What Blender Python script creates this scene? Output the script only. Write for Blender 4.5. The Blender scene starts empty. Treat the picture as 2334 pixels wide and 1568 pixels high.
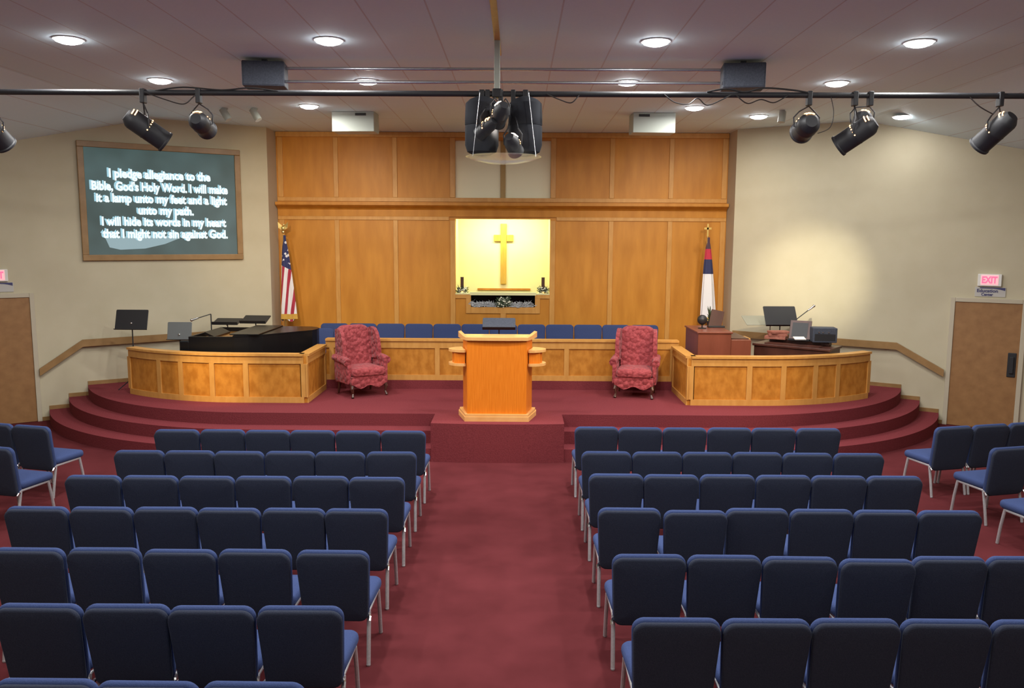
import bpy, bmesh, math, random
from mathutils import Matrix, Vector, Euler
random.seed(7)
C = bpy.context.scene.collection
SC = bpy.context.scene
PI = math.pi

# ---------------------------------------------------------------- camera, world, exposure
cam = bpy.data.cameras.new('camera'); cam.sensor_width = 36.0; cam.lens = 1870/2334*36
cam.clip_start = .05; cam.clip_end = 100
camo = bpy.data.objects.new('camera', cam); C.objects.link(camo)
camo.matrix_world = Matrix.Translation((.225, 0, 3.09)) @ Matrix.Rotation(.0061, 4, 'Z') @ Matrix.Rotation(PI/2-.1266, 4, 'X') @ Matrix.Rotation(.0051, 4, 'Z')
SC.camera = camo
wd = bpy.data.worlds.new('world'); SC.world = wd; wd.use_nodes = True
wd.node_tree.nodes['Background'].inputs[0].default_value = (.8, .85, 1, 1)
wd.node_tree.nodes['Background'].inputs[1].default_value = .02
SC.view_settings.view_transform = 'Standard'; SC.view_settings.look = 'None'
SC.view_settings.exposure = 0.12; SC.view_settings.gamma = 1.0
SC.cycles.use_denoising = True
SC.cycles.max_bounces = 8; SC.cycles.diffuse_bounces = 5
SC.cycles.sample_clamp_indirect = 4.0
CAN_W = 57.0        # watts of each ceiling downlight
SPOT_W = 300.0      # watts of each stage spot

# ---------------------------------------------------------------- materials
def mat(name, col, rough=.6, metal=0, col2=None, scale=8, stretch=(1, 1, 1), bump=0, emis=None, estr=0, sheen=0, detail=4, coat=0, spec=None, lo=.3, hi=.7):
    m = bpy.data.materials.new(name); m.use_nodes = True
    nt = m.node_tree; b = nt.nodes['Principled BSDF']
    b.inputs['Base Color'].default_value = (*col, 1); b.inputs['Roughness'].default_value = rough
    b.inputs['Metallic'].default_value = metal
    if spec is not None: b.inputs['Specular IOR Level'].default_value = spec
    if sheen:
        b.inputs['Sheen Weight'].default_value = sheen; b.inputs['Sheen Roughness'].default_value = .4
        b.inputs['Sheen Tint'].default_value = (*[min(1, c*3+.1) for c in col], 1)
    if coat: b.inputs['Coat Weight'].default_value = coat
    if emis:
        b.inputs['Emission Color'].default_value = (*emis, 1); b.inputs['Emission Strength'].default_value = estr
    if col2 or bump:
        tc = nt.nodes.new('ShaderNodeTexCoord'); mp = nt.nodes.new('ShaderNodeMapping')
        mp.inputs['Scale'].default_value = stretch
        nt.links.new(tc.outputs['Object'], mp.inputs[0])
        no = nt.nodes.new('ShaderNodeTexNoise'); no.inputs['Scale'].default_value = scale; no.inputs['Detail'].default_value = detail
        nt.links.new(mp.outputs[0], no.inputs['Vector'])
        if col2:
            cr = nt.nodes.new('ShaderNodeValToRGB')
            cr.color_ramp.elements[0].position = lo; cr.color_ramp.elements[1].position = hi
            cr.color_ramp.elements[0].color = (*col, 1); cr.color_ramp.elements[1].color = (*col2, 1)
            nt.links.new(no.outputs[0], cr.inputs[0]); nt.links.new(cr.outputs[0], b.inputs['Base Color'])
        if bump:
            bp = nt.nodes.new('ShaderNodeBump'); bp.inputs['Strength'].default_value = bump; bp.inputs['Distance'].default_value = .01
            nt.links.new(no.outputs[0], bp.inputs['Height']); nt.links.new(bp.outputs[0], b.inputs['Normal'])
    return m

M = {}
M['wall'] = mat('painted_wall', (.52, .47, .33), .85, col2=(.55, .50, .36), scale=3, bump=.05)
M['reveal'] = mat('painted_trim', (.50, .45, .34), .7)
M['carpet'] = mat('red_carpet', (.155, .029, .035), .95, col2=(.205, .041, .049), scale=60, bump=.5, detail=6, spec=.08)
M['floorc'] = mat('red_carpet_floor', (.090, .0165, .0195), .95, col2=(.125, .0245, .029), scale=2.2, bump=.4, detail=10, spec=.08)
M['wood'] = mat('oak_panel', (.48, .19, .022), .42, spec=.3, col2=(.60, .26, .036), scale=2.2, stretch=(3, 3, .6), detail=7)
M['woodr'] = mat('oak_rail', (.54, .26, .060), .38, spec=.35, col2=(.62, .32, .085), scale=5, stretch=(3, 3, .8), detail=6)
M['burl'] = mat('oak_veneer', (.42, .155, .018), .42, spec=.3, col2=(.56, .235, .036), scale=7, stretch=(1.4, 1.4, .9), detail=9, lo=.36, hi=.62)
M['lect'] = mat('oak_lectern', (.66, .175, .010), .38, spec=.25, col2=(.76, .23, .020), scale=7, stretch=(9, 9, .5), detail=5)
M['lectr'] = mat('oak_lectern_trim', (.66, .34, .11), .3, col2=(.74, .42, .16), scale=6, stretch=(1, 3, 1))
M['darkwood'] = mat('brown_wood', (.17, .045, .025), .35, col2=(.23, .065, .038), scale=3, stretch=(2, 2, .5))
M['espresso'] = mat('dark_walnut', (.055, .018, .012), .35, col2=(.09, .03, .02), scale=3, stretch=(2, 2, .6))
M['door'] = mat('door_veneer', (.26, .13, .05), .45, col2=(.34, .18, .07), scale=2.2, stretch=(3, 3, .35), detail=7)
M['handrail'] = mat('handrail_wood', (.26, .15, .055), .4, col2=(.34, .20, .08), scale=6)
M['fab'] = mat('navy_fabric', (.030, .036, .058), .95, col2=(.040, .047, .072), scale=140, bump=.25, sheen=.3, spec=.05)
M['fabseat'] = mat('blue_seat_fabric', (.044, .066, .160), .95, col2=(.054, .078, .190), scale=140, bump=.25, sheen=.2, spec=.05)
M['frame'] = mat('hammered_silver', (.46, .46, .48), .38, .4, col2=(.56, .56, .58), scale=60, bump=.2)
M['dframe'] = mat('dark_frame', (.07, .07, .075), .4, .5)
M['chrome'] = mat('chrome', (.75, .75, .75), .18, 1.0)
M['black'] = mat('black_plastic', (.018, .018, .020), .45)
M['blackm'] = mat('black_metal', (.020, .021, .025), .55, .1, bump=.1, scale=30)
M['pianob'] = mat('piano_lacquer', (.006, .006, .007), .32, spec=.3)
M['gold'] = mat('gold_plate', (.75, .38, .10), .3, .85)
M['brass'] = mat('brass', (.80, .58, .20), .28, .9)
M['keys'] = mat('piano_keys', (.75, .74, .68), .3)
M['podb'] = mat('matt_black_shell', (.026, .028, .034), .85, spec=.1)
M['pipe'] = mat('galvanised_pipe', (.5, .52, .54), .25, .9)
M['white'] = mat('white_metal', (.42, .46, .41), .5)
M['whitep'] = mat('white_plastic', (.80, .80, .76), .45)
M['cream'] = mat('cream_plaster', (.78, .75, .40), .8, col2=(.80, .77, .42), scale=4)
M['creamu'] = mat('cream_panel', (.86, .84, .62), .8)
M['ltwood'] = mat('golden_oak', (.46, .27, .035), .4, col2=(.56, .35, .06), scale=8, stretch=(3, 3, .5))
M['upwood'] = mat('golden_oak_upright', (.36, .22, .05), .4)
M['spk'] = mat('speaker_grille', (.035, .042, .062), .7, col2=(.06, .07, .095), scale=60)
M['grey'] = mat('grey_enamel', (.13, .14, .14), .5)
M['olive'] = mat('grey_tray', (.33, .33, .26), .5)
M['paper'] = mat('white_paper', (.82, .80, .74), .8)
M['books'] = mat('red_brown_cloth', (.26, .075, .05), .7, col2=(.40, .15, .10), scale=22)
M['leafw'] = mat('white_petals', (.72, .74, .58), .8, col2=(.85, .86, .72), scale=30)
M['leafd'] = mat('dark_green_leaves', (.03, .055, .025), .6, col2=(.07, .10, .05), scale=20)
M['leafs'] = mat('silver_leaves', (.30, .32, .33), .6, col2=(.55, .57, .58), scale=25)
M['vase'] = mat('dark_candle', (.07, .03, .02), .4)
M['trayd'] = mat('dark_slot', (.03, .03, .03), .6)
M['cloth'] = mat('white_flag_cloth', (.82, .82, .84), .8)
M['fringe'] = mat('gold_fringe', (.62, .36, .06), .8, bump=.5, scale=80)
M['signw'] = mat('sign_white', (.50, .49, .46), .5)
M['signb'] = mat('sign_blue_ink', (.05, .05, .15), .5)
M['can'] = mat('lamp_lens', (1, 1, 1), .5, emis=(1, 1, 1), estr=30)
M['trim'] = mat('white_trim_ring', (.7, .7, .7), .5)
M['vent'] = mat('lamp_vent_glow', (1, .5, .2), .5, emis=(1.0, .48, .18), estr=6)
M['ventw'] = mat('lamp_vent_hot', (1, .8, .6), .5, emis=(1.0, .85, .66), estr=14)
M['lens'] = mat('spot_lens', (1, .8, .5), .3, emis=(1, .82, .55), estr=8)
M['txt'] = mat('projected_text', (.1, .1, .1), 1, emis=(.82, .98, 1.0), estr=1.0)
M['txtg'] = mat('projected_text_edge', (.1, .1, .1), 1, emis=(.36, .66, .78), estr=.85)
M['page'] = mat('projected_page', (.1, .1, .1), 1, emis=(.28, .42, .46), estr=.8)
M['exitr'] = mat('exit_letters', (.6, .05, .1), .5, emis=(1, .10, .20), estr=1.4)
M['exitp'] = mat('exit_panel', (.8, .5, .5), .5, emis=(1, .42, .48), estr=.55)

def glassmat(name, col, rough=.05):
    m = bpy.data.materials.new(name); m.use_nodes = True
    b = m.node_tree.nodes['Principled BSDF']
    b.inputs['Base Color'].default_value = (*col, 1); b.inputs['Roughness'].default_value = rough
    b.inputs['Transmission Weight'].default_value = 1.0; b.inputs['IOR'].default_value = 1.15
    return m
M['acrylic'] = mat('clear_acrylic', (.75, .77, .72), .15); M['acrylic'].node_tree.nodes['Principled BSDF'].inputs['Alpha'].default_value = .22
M['tint'] = glassmat('smoked_glass', (.22, .22, .26), .05)

def nodes_of(name, rough=.8):
    m = bpy.data.materials.new(name); m.use_nodes = True
    nt = m.node_tree; b = nt.nodes['Principled BSDF']; b.inputs['Roughness'].default_value = rough
    return m, nt, b
def ceiling_mat():
    m, nt, b = nodes_of('panelled_ceiling', .75)
    tc = nt.nodes.new('ShaderNodeTexCoord'); sx = nt.nodes.new('ShaderNodeSeparateXYZ'); nt.links.new(tc.outputs['Object'], sx.inputs[0])
    def line(sock, period, width):
        a = nt.nodes.new('ShaderNodeMath'); a.operation = 'DIVIDE'; a.inputs[1].default_value = period; nt.links.new(sock, a.inputs[0])
        f = nt.nodes.new('ShaderNodeMath'); f.operation = 'FRACT'; nt.links.new(a.outputs[0], f.inputs[0])
        l = nt.nodes.new('ShaderNodeMath'); l.operation = 'LESS_THAN'; l.inputs[1].default_value = width/period; nt.links.new(f.outputs[0], l.inputs[0])
        return l.outputs[0]
    l1 = line(sx.outputs['X'], .61, .016); l2 = line(sx.outputs['Y'], 7.3, .012)
    mx = nt.nodes.new('ShaderNodeMath'); mx.operation = 'MAXIMUM'; nt.links.new(l1, mx.inputs[0]); nt.links.new(l2, mx.inputs[1])
    no = nt.nodes.new('ShaderNodeTexNoise'); no.inputs['Scale'].default_value = 40; nt.links.new(tc.outputs['Object'], no.inputs['Vector'])
    cr = nt.nodes.new('ShaderNodeValToRGB'); cr.color_ramp.elements[0].color = (.68, .86, .95, 1); cr.color_ramp.elements[1].color = (.74, .91, .98, 1)
    nt.links.new(no.outputs[0], cr.inputs[0])
    mi = nt.nodes.new('ShaderNodeMix'); mi.data_type = 'RGBA'; nt.links.new(mx.outputs[0], mi.inputs[0])
    nt.links.new(cr.outputs[0], mi.inputs[6]); mi.inputs[7].default_value = (.58, .64, .68, 1)
    nt.links.new(mi.outputs[2], b.inputs['Base Color'])
    return m
M['ceil'] = ceiling_mat()
def tufted_mat():
    m, nt, b = nodes_of('tufted_rose_damask', .85)
    tc = nt.nodes.new('ShaderNodeTexCoord')
    v = nt.nodes.new('ShaderNodeTexVoronoi'); v.inputs['Scale'].default_value = 13; nt.links.new(tc.outputs['Object'], v.inputs['Vector'])
    no = nt.nodes.new('ShaderNodeTexNoise'); no.inputs['Scale'].default_value = 30; no.inputs['Detail'].default_value = 6; nt.links.new(tc.outputs['Object'], no.inputs['Vector'])
    cr = nt.nodes.new('ShaderNodeValToRGB'); cr.color_ramp.elements[0].position = .35; cr.color_ramp.elements[1].position = .65
    cr.color_ramp.elements[0].color = (.24, .028, .034, 1); cr.color_ramp.elements[1].color = (.38, .062, .068, 1)
    nt.links.new(no.outputs[0], cr.inputs[0]); nt.links.new(cr.outputs[0], b.inputs['Base Color'])
    bp = nt.nodes.new('ShaderNodeBump'); bp.inputs['Strength'].default_value = 1.0; bp.inputs['Distance'].default_value = .035; bp.invert = True
    nt.links.new(v.outputs['Distance'], bp.inputs['Height']); nt.links.new(bp.outputs[0], b.inputs['Normal'])
    b.inputs['Sheen Weight'].default_value = .1
    return m
M['rose'] = tufted_mat()
def screen_mat():
    m, nt, b = nodes_of('projected_picture', .9)
    tc = nt.nodes.new('ShaderNodeTexCoord'); no = nt.nodes.new('ShaderNodeTexNoise'); no.inputs['Scale'].default_value = 1.3; no.inputs['Detail'].default_value = 2
    nt.links.new(tc.outputs['Object'], no.inputs['Vector'])
    cr = nt.nodes.new('ShaderNodeValToRGB'); cr.color_ramp.elements[0].position = .3; cr.color_ramp.elements[1].position = .7
    cr.color_ramp.elements[0].color = (.028, .052, .048, 1); cr.color_ramp.elements[1].color = (.055, .10, .10, 1)
    nt.links.new(no.outputs[0], cr.inputs[0]); nt.links.new(cr.outputs[0], b.inputs['Emission Color']); b.inputs['Emission Strength'].default_value = 1
    b.inputs['Base Color'].default_value = (.06, .06, .06, 1)
    return m
M['scr'] = screen_mat()
def usflag_mat():
    # object coords: x across the furled cloth, z height; blue canton with stars above, stripes below
    m, nt, b = nodes_of('striped_flag_cloth', .8)
    tc = nt.nodes.new('ShaderNodeTexCoord'); sx = nt.nodes.new('ShaderNodeSeparateXYZ'); nt.links.new(tc.outputs['Object'], sx.inputs[0])
    def math_(op, a, bb=None):
        n = nt.nodes.new('ShaderNodeMath'); n.operation = op
        for i, s in enumerate((a, bb)):
            if s is None: continue
            if isinstance(s, (int, float)): n.inputs[i].default_value = s
            else: nt.links.new(s, n.inputs[i])
        return n.outputs[0]
    diag = math_('ADD', sx.outputs['X'], math_('MULTIPLY', sx.outputs['Z'], -.11))
    st = math_('LESS_THAN', math_('FRACT', math_('DIVIDE', diag, .125)), .42)
    vo = nt.nodes.new('ShaderNodeTexVoronoi'); vo.inputs['Scale'].default_value = 13; nt.links.new(tc.outputs['Object'], vo.inputs['Vector'])
    star = math_('LESS_THAN', vo.outputs['Distance'], .33)
    low = math_('LESS_THAN', math_('ADD', sx.outputs['Z'], math_('MULTIPLY', sx.outputs['X'], .5)), 2.0)
    def mixc(f, c0, c1):
        n = nt.nodes.new('ShaderNodeMix'); n.data_type = 'RGBA'; nt.links.new(f, n.inputs[0])
        for i, c in ((6, c0), (7, c1)):
            if isinstance(c, tuple): n.inputs[i].default_value = (*c, 1)
            else: nt.links.new(c, n.inputs[i])
        return n.outputs[2]
    stripes = mixc(st, (.80, .78, .80), (.40, .03, .06)); canton = mixc(star, (.03, .035, .12), (.75, .75, .8))
    nt.links.new(mixc(low, canton, stripes), b.inputs['Base Color'])
    return m
M['usflag'] = usflag_mat()
def floral_mat():
    m, nt, b = nodes_of('floral_print', .7)
    tc = nt.nodes.new('ShaderNodeTexCoord'); v = nt.nodes.new('ShaderNodeTexVoronoi'); v.inputs['Scale'].default_value = 16; nt.links.new(tc.outputs['Object'], v.inputs['Vector'])
    cr = nt.nodes.new('ShaderNodeValToRGB'); e = cr.color_ramp.elements
    e[0].color = (.35, .10, .15, 1); e[1].color = (.5, .45, .35, 1); e[0].position = .2; e[1].position = .5
    x = e.new(.35); x.color = (.15, .3, .1, 1)
    nt.links.new(v.outputs['Distance'], cr.inputs[0]); nt.links.new(cr.outputs[0], b.inputs['Base Color']); return m
M['floral'] = floral_mat()

# ---------------------------------------------------------------- mesh helpers
class MB:
    def __init__(s): s.bm = bmesh.new()
    def _ap(s, vs, mtx):
        if mtx is not None:
            for v in vs: v.co = mtx @ v.co
    def box(s, x0, x1, y0, y1, z0, z1, mtx=None, bev=0):
        b = bmesh.new(); bmesh.ops.create_cube(b, size=1)
        for v in b.verts: v.co = Vector(((x0+x1)/2+v.co.x*(x1-x0), (y0+y1)/2+v.co.y*(y1-y0), (z0+z1)/2+v.co.z*(z1-z0)))
        if bev: bmesh.ops.bevel(b, geom=b.edges[:], offset=bev, segments=2, affect='EDGES', profile=.5)
        return s._merge(b, mtx)
    def _merge(s, b, mtx=None):
        vm = {}
        for v in b.verts: vm[v] = s.bm.verts.new(mtx @ v.co if mtx is not None else v.co)
        for f in b.faces:
            try: s.bm.faces.new([vm[v] for v in f.verts])
            except ValueError: pass
        b.free(); return s
    def loops(s, loops, cap0=True, cap1=True, closed=True):
        rows = [[s.bm.verts.new(p) for p in lp] for lp in loops]
        n = len(rows[0])
        for a, b in zip(rows, rows[1:]):
            for i in range(n if closed else n-1):
                j = (i+1) % n
                s.bm.faces.new((a[i], a[j], b[j], b[i]))
        if cap0: s.bm.faces.new(rows[0][::-1])
        if cap1: s.bm.faces.new(rows[-1])
        return s
    def cyl(s, p0, p1, r0, r1=None, n=12, cap=True):
        r1 = r0 if r1 is None else r1
        p0, p1 = Vector(p0), Vector(p1); d = (p1-p0).normalized()
        a = d.orthogonal().normalized(); b = d.cross(a)
        mk = lambda p, r: [p+a*(r*math.cos(2*PI*i/n))+b*(r*math.sin(2*PI*i/n)) for i in range(n)]
        return s.loops([mk(p0, r0), mk(p1, r1)], cap, cap)
    def tube(s, pts, r, n=8):
        pts = [Vector(p) for p in pts]; lps = []; a = None
        for i, p in enumerate(pts):
            d = (pts[min(i+1, len(pts)-1)]-pts[max(i-1, 0)]).normalized()
            a = d.orthogonal().normalized() if a is None else (a-d*a.dot(d)).normalized()
            b = d.cross(a); rr = r[i] if isinstance(r, (list, tuple)) else r
            lps.append([p+a*(rr*math.cos(2*PI*k/n))+b*(rr*math.sin(2*PI*k/n)) for k in range(n)])
        return s.loops(lps)
    def lathe(s, prof, c=(0, 0, 0), n=20, mtx=None):
        c = Vector(c); lps = []
        for r, z in prof:
            lp = [Vector((r*math.cos(2*PI*i/n), r*math.sin(2*PI*i/n), z)) for i in range(n)]
            lps.append([(mtx @ p if mtx is not None else p)+c for p in lp])
        return s.loops(lps)
    def prism(s, poly, z0, z1, mtx=None):
        a = [Vector((x, y, z0)) for x, y in poly]; b = [Vector((x, y, z1)) for x, y in poly]
        if mtx is not None: a = [mtx @ p for p in a]; b = [mtx @ p for p in b]
        return s.loops([a, b])
    def ball(s, c, r, sc=(1, 1, 1), n=10):
        b = bmesh.new(); bmesh.ops.create_uvsphere(b, u_segments=n, v_segments=max(5, n*2//3), radius=r)
        return s._merge(b, Matrix.Translation(c) @ Matrix.Diagonal((*sc, 1)))
    def pad(s, wt, wb, h, r, t, er, dome=0, mtx=None, bow=0, nc=5, steps=3):
        """cushion in local x (width) y (height) z (thickness)"""
        def outline(ins, z):
            pts = []; hh = h/2-ins; rr = max(r-ins, .004)
            for (sx, sy) in ((1, 1), (-1, 1), (-1, -1), (1, -1)):
                w = (wt if sy > 0 else wb)/2-ins
                a0 = {(1, 1): 0, (-1, 1): 90, (-1, -1): 180, (1, -1): 270}[(sx, sy)]
                for k in range(nc+1):
                    a = math.radians(a0+90*k/nc)
                    pts.append(Vector((sx*(w-rr)+rr*math.cos(a), sy*(hh-rr)+rr*math.sin(a), z)))
            return pts
        lps = []
        ins_list = []
        for k in range(3): 
            f = (3-k)/3; ins_list.append((er+(min(wt, h)/2-er-.01)*f*.8, -t/2-dome*(1-(1-f)**2)*.0))
        for i, z in ins_list: lps.append(outline(i, z))
        for k in range(steps+1):
            a = -PI/2+PI/2*k/steps; lps.append(outline(er*(1-math.cos(a)), -t/2+er+er*math.sin(a)))
        for k in range(steps+1):
            a = PI/2*k/steps; lps.append(outline(er*(1-math.cos(a)), t/2-er+er*math.sin(a)))
        for k in range(1, 4):
            f = k/3; lps.append(outline(er+(min(wt, h)/2-er-.01)*f*.8, t/2+dome*(1-(1-f)**2)))
        if bow:
            for lp in lps:
                for p in lp: p.z += bow*(1-(2*p.x/max(wt, .01))**2)
        if mtx is not None: lps = [[mtx @ p for p in lp] for lp in lps]
        return s.loops(lps)
    def build(s, name, m, parent=None, smooth=False, label=None):
        bmesh.ops.recalc_face_normals(s.bm, faces=s.bm.faces[:])
        me = bpy.data.meshes.new(name); s.bm.to_mesh(me); s.bm.free(); me.materials.append(m)
        if smooth:
            me.polygons.foreach_set('use_smooth', [True]*len(me.polygons))
            me.set_sharp_from_angle(angle=math.radians(40))
        o = bpy.data.objects.new(name, me); C.objects.link(o)
        if parent is not None: o.parent = parent
        if label: o['label'] = label
        return o

def tag(o, label, cat, group=None, kind=None):
    o['label'] = label; o['category'] = cat
    if group: o['group'] = group
    if kind: o['kind'] = kind
    return o
def thing(name, label, cat, loc=(0, 0, 0), rz=0, group=None):
    o = bpy.data.objects.new(name, None); C.objects.link(o); o.empty_display_size = .1
    o.location = loc; o.rotation_euler = (0, 0, rz)
    return tag(o, label, cat, group)
def struct(o):
    o['kind'] = 'structure'; return o
def dup(root, loc, rz, label, group=None, rot=None):
    r = root.copy(); C.objects.link(r); r.location = loc; r.rotation_euler = rot or (0, 0, rz)
    r['label'] = label
    if group: r['group'] = group
    for ch in list(root.children):
        c = ch.copy(); C.objects.link(c); c.parent = r
        for g in ch.children:
            d = g.copy(); C.objects.link(d); d.parent = c
    return r
def textmesh(body, name, m, parent, mtx, width=None, height=.1, bold=.0, depth=.002, label=None):
    cu = bpy.data.curves.new(name, 'FONT'); cu.body = body; cu.size = height; cu.align_x = 'CENTER'; cu.align_y = 'CENTER'
    cu.extrude = depth; cu.offset = bold; cu.resolution_u = 3
    t = bpy.data.objects.new(name+'_src', cu); C.objects.link(t)
    dg = bpy.context.evaluated_depsgraph_get(); dg.update()
    me = bpy.data.meshes.new_from_object(t.evaluated_get(dg)); bpy.data.objects.remove(t); 
    me.name = name; me.materials.clear(); me.materials.append(m)
    xs = [v.co.x for v in me.vertices]
    sx = width/(max(xs)-min(xs)) if width else 1
    cx_ = (max(xs)+min(xs))/2
    for v in me.vertices: v.co = mtx @ Vector(((v.co.x-cx_)*sx, v.co.y, v.co.z))
    o = bpy.data.objects.new(name, me); C.objects.link(o); o.parent = parent
    if label: o['label'] = label
    return o
def lamp(name, kind, parent, loc, energy, col, size=.1, spot=None, blend=.5, aim=None):
    l = bpy.data.lights.new(name, kind); l.energy = energy; l.color = col
    if kind == 'AREA': l.shape = 'DISK'; l.size = size
    else: l.shadow_soft_size = size
    if spot: l.spot_size = math.radians(spot); l.spot_blend = blend
    o = bpy.data.objects.new(name, l); C.objects.link(o); o.parent = parent; o.location = loc
    if aim is not None: o.rotation_euler = Vector(aim).to_track_quat('-Z', 'Y').to_euler()
    return o

# ---------------------------------------------------------------- wall frames
LC = (-4.52, 15.8); RC = (4.34, 15.8); LS = 1.5; RS = 1.6; YB = 16.39; ZC = 5.16; X0 = -.08
def wx(side, y): return LC[0]+LS*(y-LC[1]) if side < 0 else RC[0]-RS*(y-RC[1])
def wallM(side, y, z):
    if side < 0: xd = Vector((LS, 1, 0)).normalized(); nz = Vector((1, -LS, 0)).normalized()
    else: xd = Vector((RS, -1, 0)).normalized(); nz = Vector((-1, -RS, 0)).normalized()
    m = Matrix.Identity(4); up = Vector((0, 0, 1))
    for r in range(3): m[r][0] = xd[r]; m[r][1] = up[r]; m[r][2] = nz[r]
    m[0][3] = wx(side, y); m[1][3] = y; m[2][3] = z
    return m
XL, XR, YR = -10.4, 10.4, -2.6
yl = LC[1]+(XL-LC[0])/LS; yr = RC[1]-(XR-RC[0])/RS

# ---------------------------------------------------------------- setting
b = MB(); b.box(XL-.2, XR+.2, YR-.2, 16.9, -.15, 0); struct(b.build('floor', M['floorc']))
def wallbox(name, p0, p1, z0, z1, m, out, t=.15):
    p0, p1 = Vector((*p0, 0)), Vector((*p1, 0)); n = Vector((*out, 0)).normalized()*t
    b = MB(); b.prism([(p0.x, p0.y), (p1.x, p1.y), ((p1+n).x, (p1+n).y), ((p0+n).x, (p0+n).y)], z0, z1)
    return struct(b.build(name, m))
wallbox('wall_left', (XL, yl), LC, 0, 5.2, M['wall'], (-1, LS))
wallbox('wall_right', (XR, yr), RC, 0, 5.2, M['wall'], (1, RS))
wallbox('wall_left_return', LC, (LC[0], YB), 0, 5.2, M['reveal'], (-1, 0), .12)
wallbox('wall_right_return', RC, (RC[0], YB), 0, 5.2, M['reveal'], (1, 0), .12)
wallbox('wall_left_side', (XL, YR), (XL, yl), 0, 5.2, M['wall'], (-1, 0))
wallbox('wall_right_side', (XR, YR), (XR, yr), 0, 5.2, M['wall'], (1, 0))
wallbox('wall_rear', (XL, YR), (XR, YR), 0, 5.2, M['wall'], (0, -1))
# ceiling: flat in the middle, falling away to both sides
b = MB(); pr = [(XL-.2, 3.85), (-6.15, ZC), (6.2, ZC), (XR+.2, 3.85)]
b.loops([[Vector((x, YR-.2, z)) for x, z in pr]+[Vector((x, YR-.2, z+.12)) for x, z in pr[::-1]],
         [Vector((x, 17.6, z)) for x, z in pr]+[Vector((x, 17.6, z+.12)) for x, z in pr[::-1]]])
struct(b.build('ceiling', M['ceil']))
b = MB(); b.box(-.03, .03, -2, 9.6, ZC-.012, ZC); struct(b.build('trim_1', M['woodr']))
# back wall: oak, with a lower lit recess and an upper shallow recess
NX0, NX1 = -1.01, .87
b = MB()
b.box(LC[0], NX0, YB, YB+.12, 0, 5.2); b.box(NX1, RC[0], YB, YB+.12, 0, 5.2)
b.box(NX0, NX1, YB, YB+.12, 0, 1.75); b.box(NX0, -.70, YB, YB+.12, 1.75, 2.0); b.box(.58, NX1, YB, YB+.12, 1.75, 2.0)
b.box(NX0, NX1, YB, YB+.12, 3.49, 3.84); b.box(NX0, NX1, YB, YB+.12, 5.01, 5.2)
struct(b.build('wall_back', M['wood']))
b = MB()   # recess shell
b.box(NX0-.1, NX1+.1, YB+1.1, YB+1.2, 1.3, 3.75)
b.box(NX0-.1, NX0, YB+.121, YB+1.1, 1.3, 3.75); b.box(NX1, NX1+.1, YB+.121, YB+1.1, 1.3, 3.75)
b.box(NX0, NX1, YB+.121, YB+1.1, 3.65, 3.75)
struct(b.build('wall_niche', M['cream']))
b = MB(); b.box(NX0, NX1, YB+.10, YB+.119, 3.84, 5.01); struct(b.build('wall_niche_upper', M['creamu']))
# rails and stiles of the oak panelling
k = 2
stiles = [-4.44, -3.35, -2.19, -1.06, .92, 2.07, 3.23, 4.27]
for z0, z1 in ((.56, 3.458), (3.902, 5.058)):
    for x in stiles:
        w = .05 if abs(x) > 4 or abs(x) < 1.5 else .045
        b = MB(); b.box(x-w, x+w, YB-.022, YB, z0, z1, bev=.005); struct(b.build('trim_%d' % k, M['woodr'])); k += 1
for z0, z1, d in ((3.84, 3.93, .022), (5.06, 5.155, .05), (3.46, 3.55, .024)):
    for xa, xb in (((LC[0]+.01, NX0-.12), (NX1+.12, RC[0]-.01)) if z0 == 3.46 else ((LC[0]+.01, RC[0]-.01),)):
        if z0 == 3.84: 
            b = MB(); b.box(xa, xb, YB-d, YB, z0-.02, z1-.03, bev=.005)
        else: b = MB(); b.box(xa, xb, YB-d, YB, z0, z1, bev=.005)
        struct(b.build('trim_%d' % k, M['woodr'])); k += 1
# cornice ledge
b = MB()
prof = [(0, 3.53), (-.03, 3.53), (-.035, 3.66), (-.07, 3.69), (-.18, 3.735), (-.20, 3.745), (-.20, 3.80), (0, 3.80)]
b.loops([[Vector((LC[0]+.01, YB+y, z)) for y, z in prof], [Vector((RC[0]-.01, YB+y, z)) for y, z in prof]])
struct(b.build('trim_%d' % k, M['wood'])); k += 1
# framing under the recess
for x0, x1, z0, z1 in ((-1.01, -.70, 1.92, 2.0), (.58, .87, 1.92, 2.0), (-.80, -.70, 1.62, 1.92), (.58, .68, 1.62, 1.92), (-.70, .58, 1.62, 1.745), (-.11, 0, .6, 1.62)):
    b = MB(); b.box(x0, x1, YB-.025, YB, z0, z1, bev=.004); struct(b.build('trim_%d' % k, M['woodr'])); k += 1
b = MB()   # pale sill of the recess, stepping down over the glass
b.box(NX0, -.70, YB-.03, YB+.13, 2.0, 2.022); b.box(.58, NX1, YB-.03, YB+.13, 2.0, 2.022); b.box(-.72, .60, YB-.035, YB+.11, 1.985, 2.045)
struct(b.build('trim_%d' % k, M['cream'])); k += 1
b = MB(); b.box(-.62, .50, YB+1.06, YB+1.1, 2.02, 2.06); struct(b.build('trim_%d' % k, M['wood'])); k += 1

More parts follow.
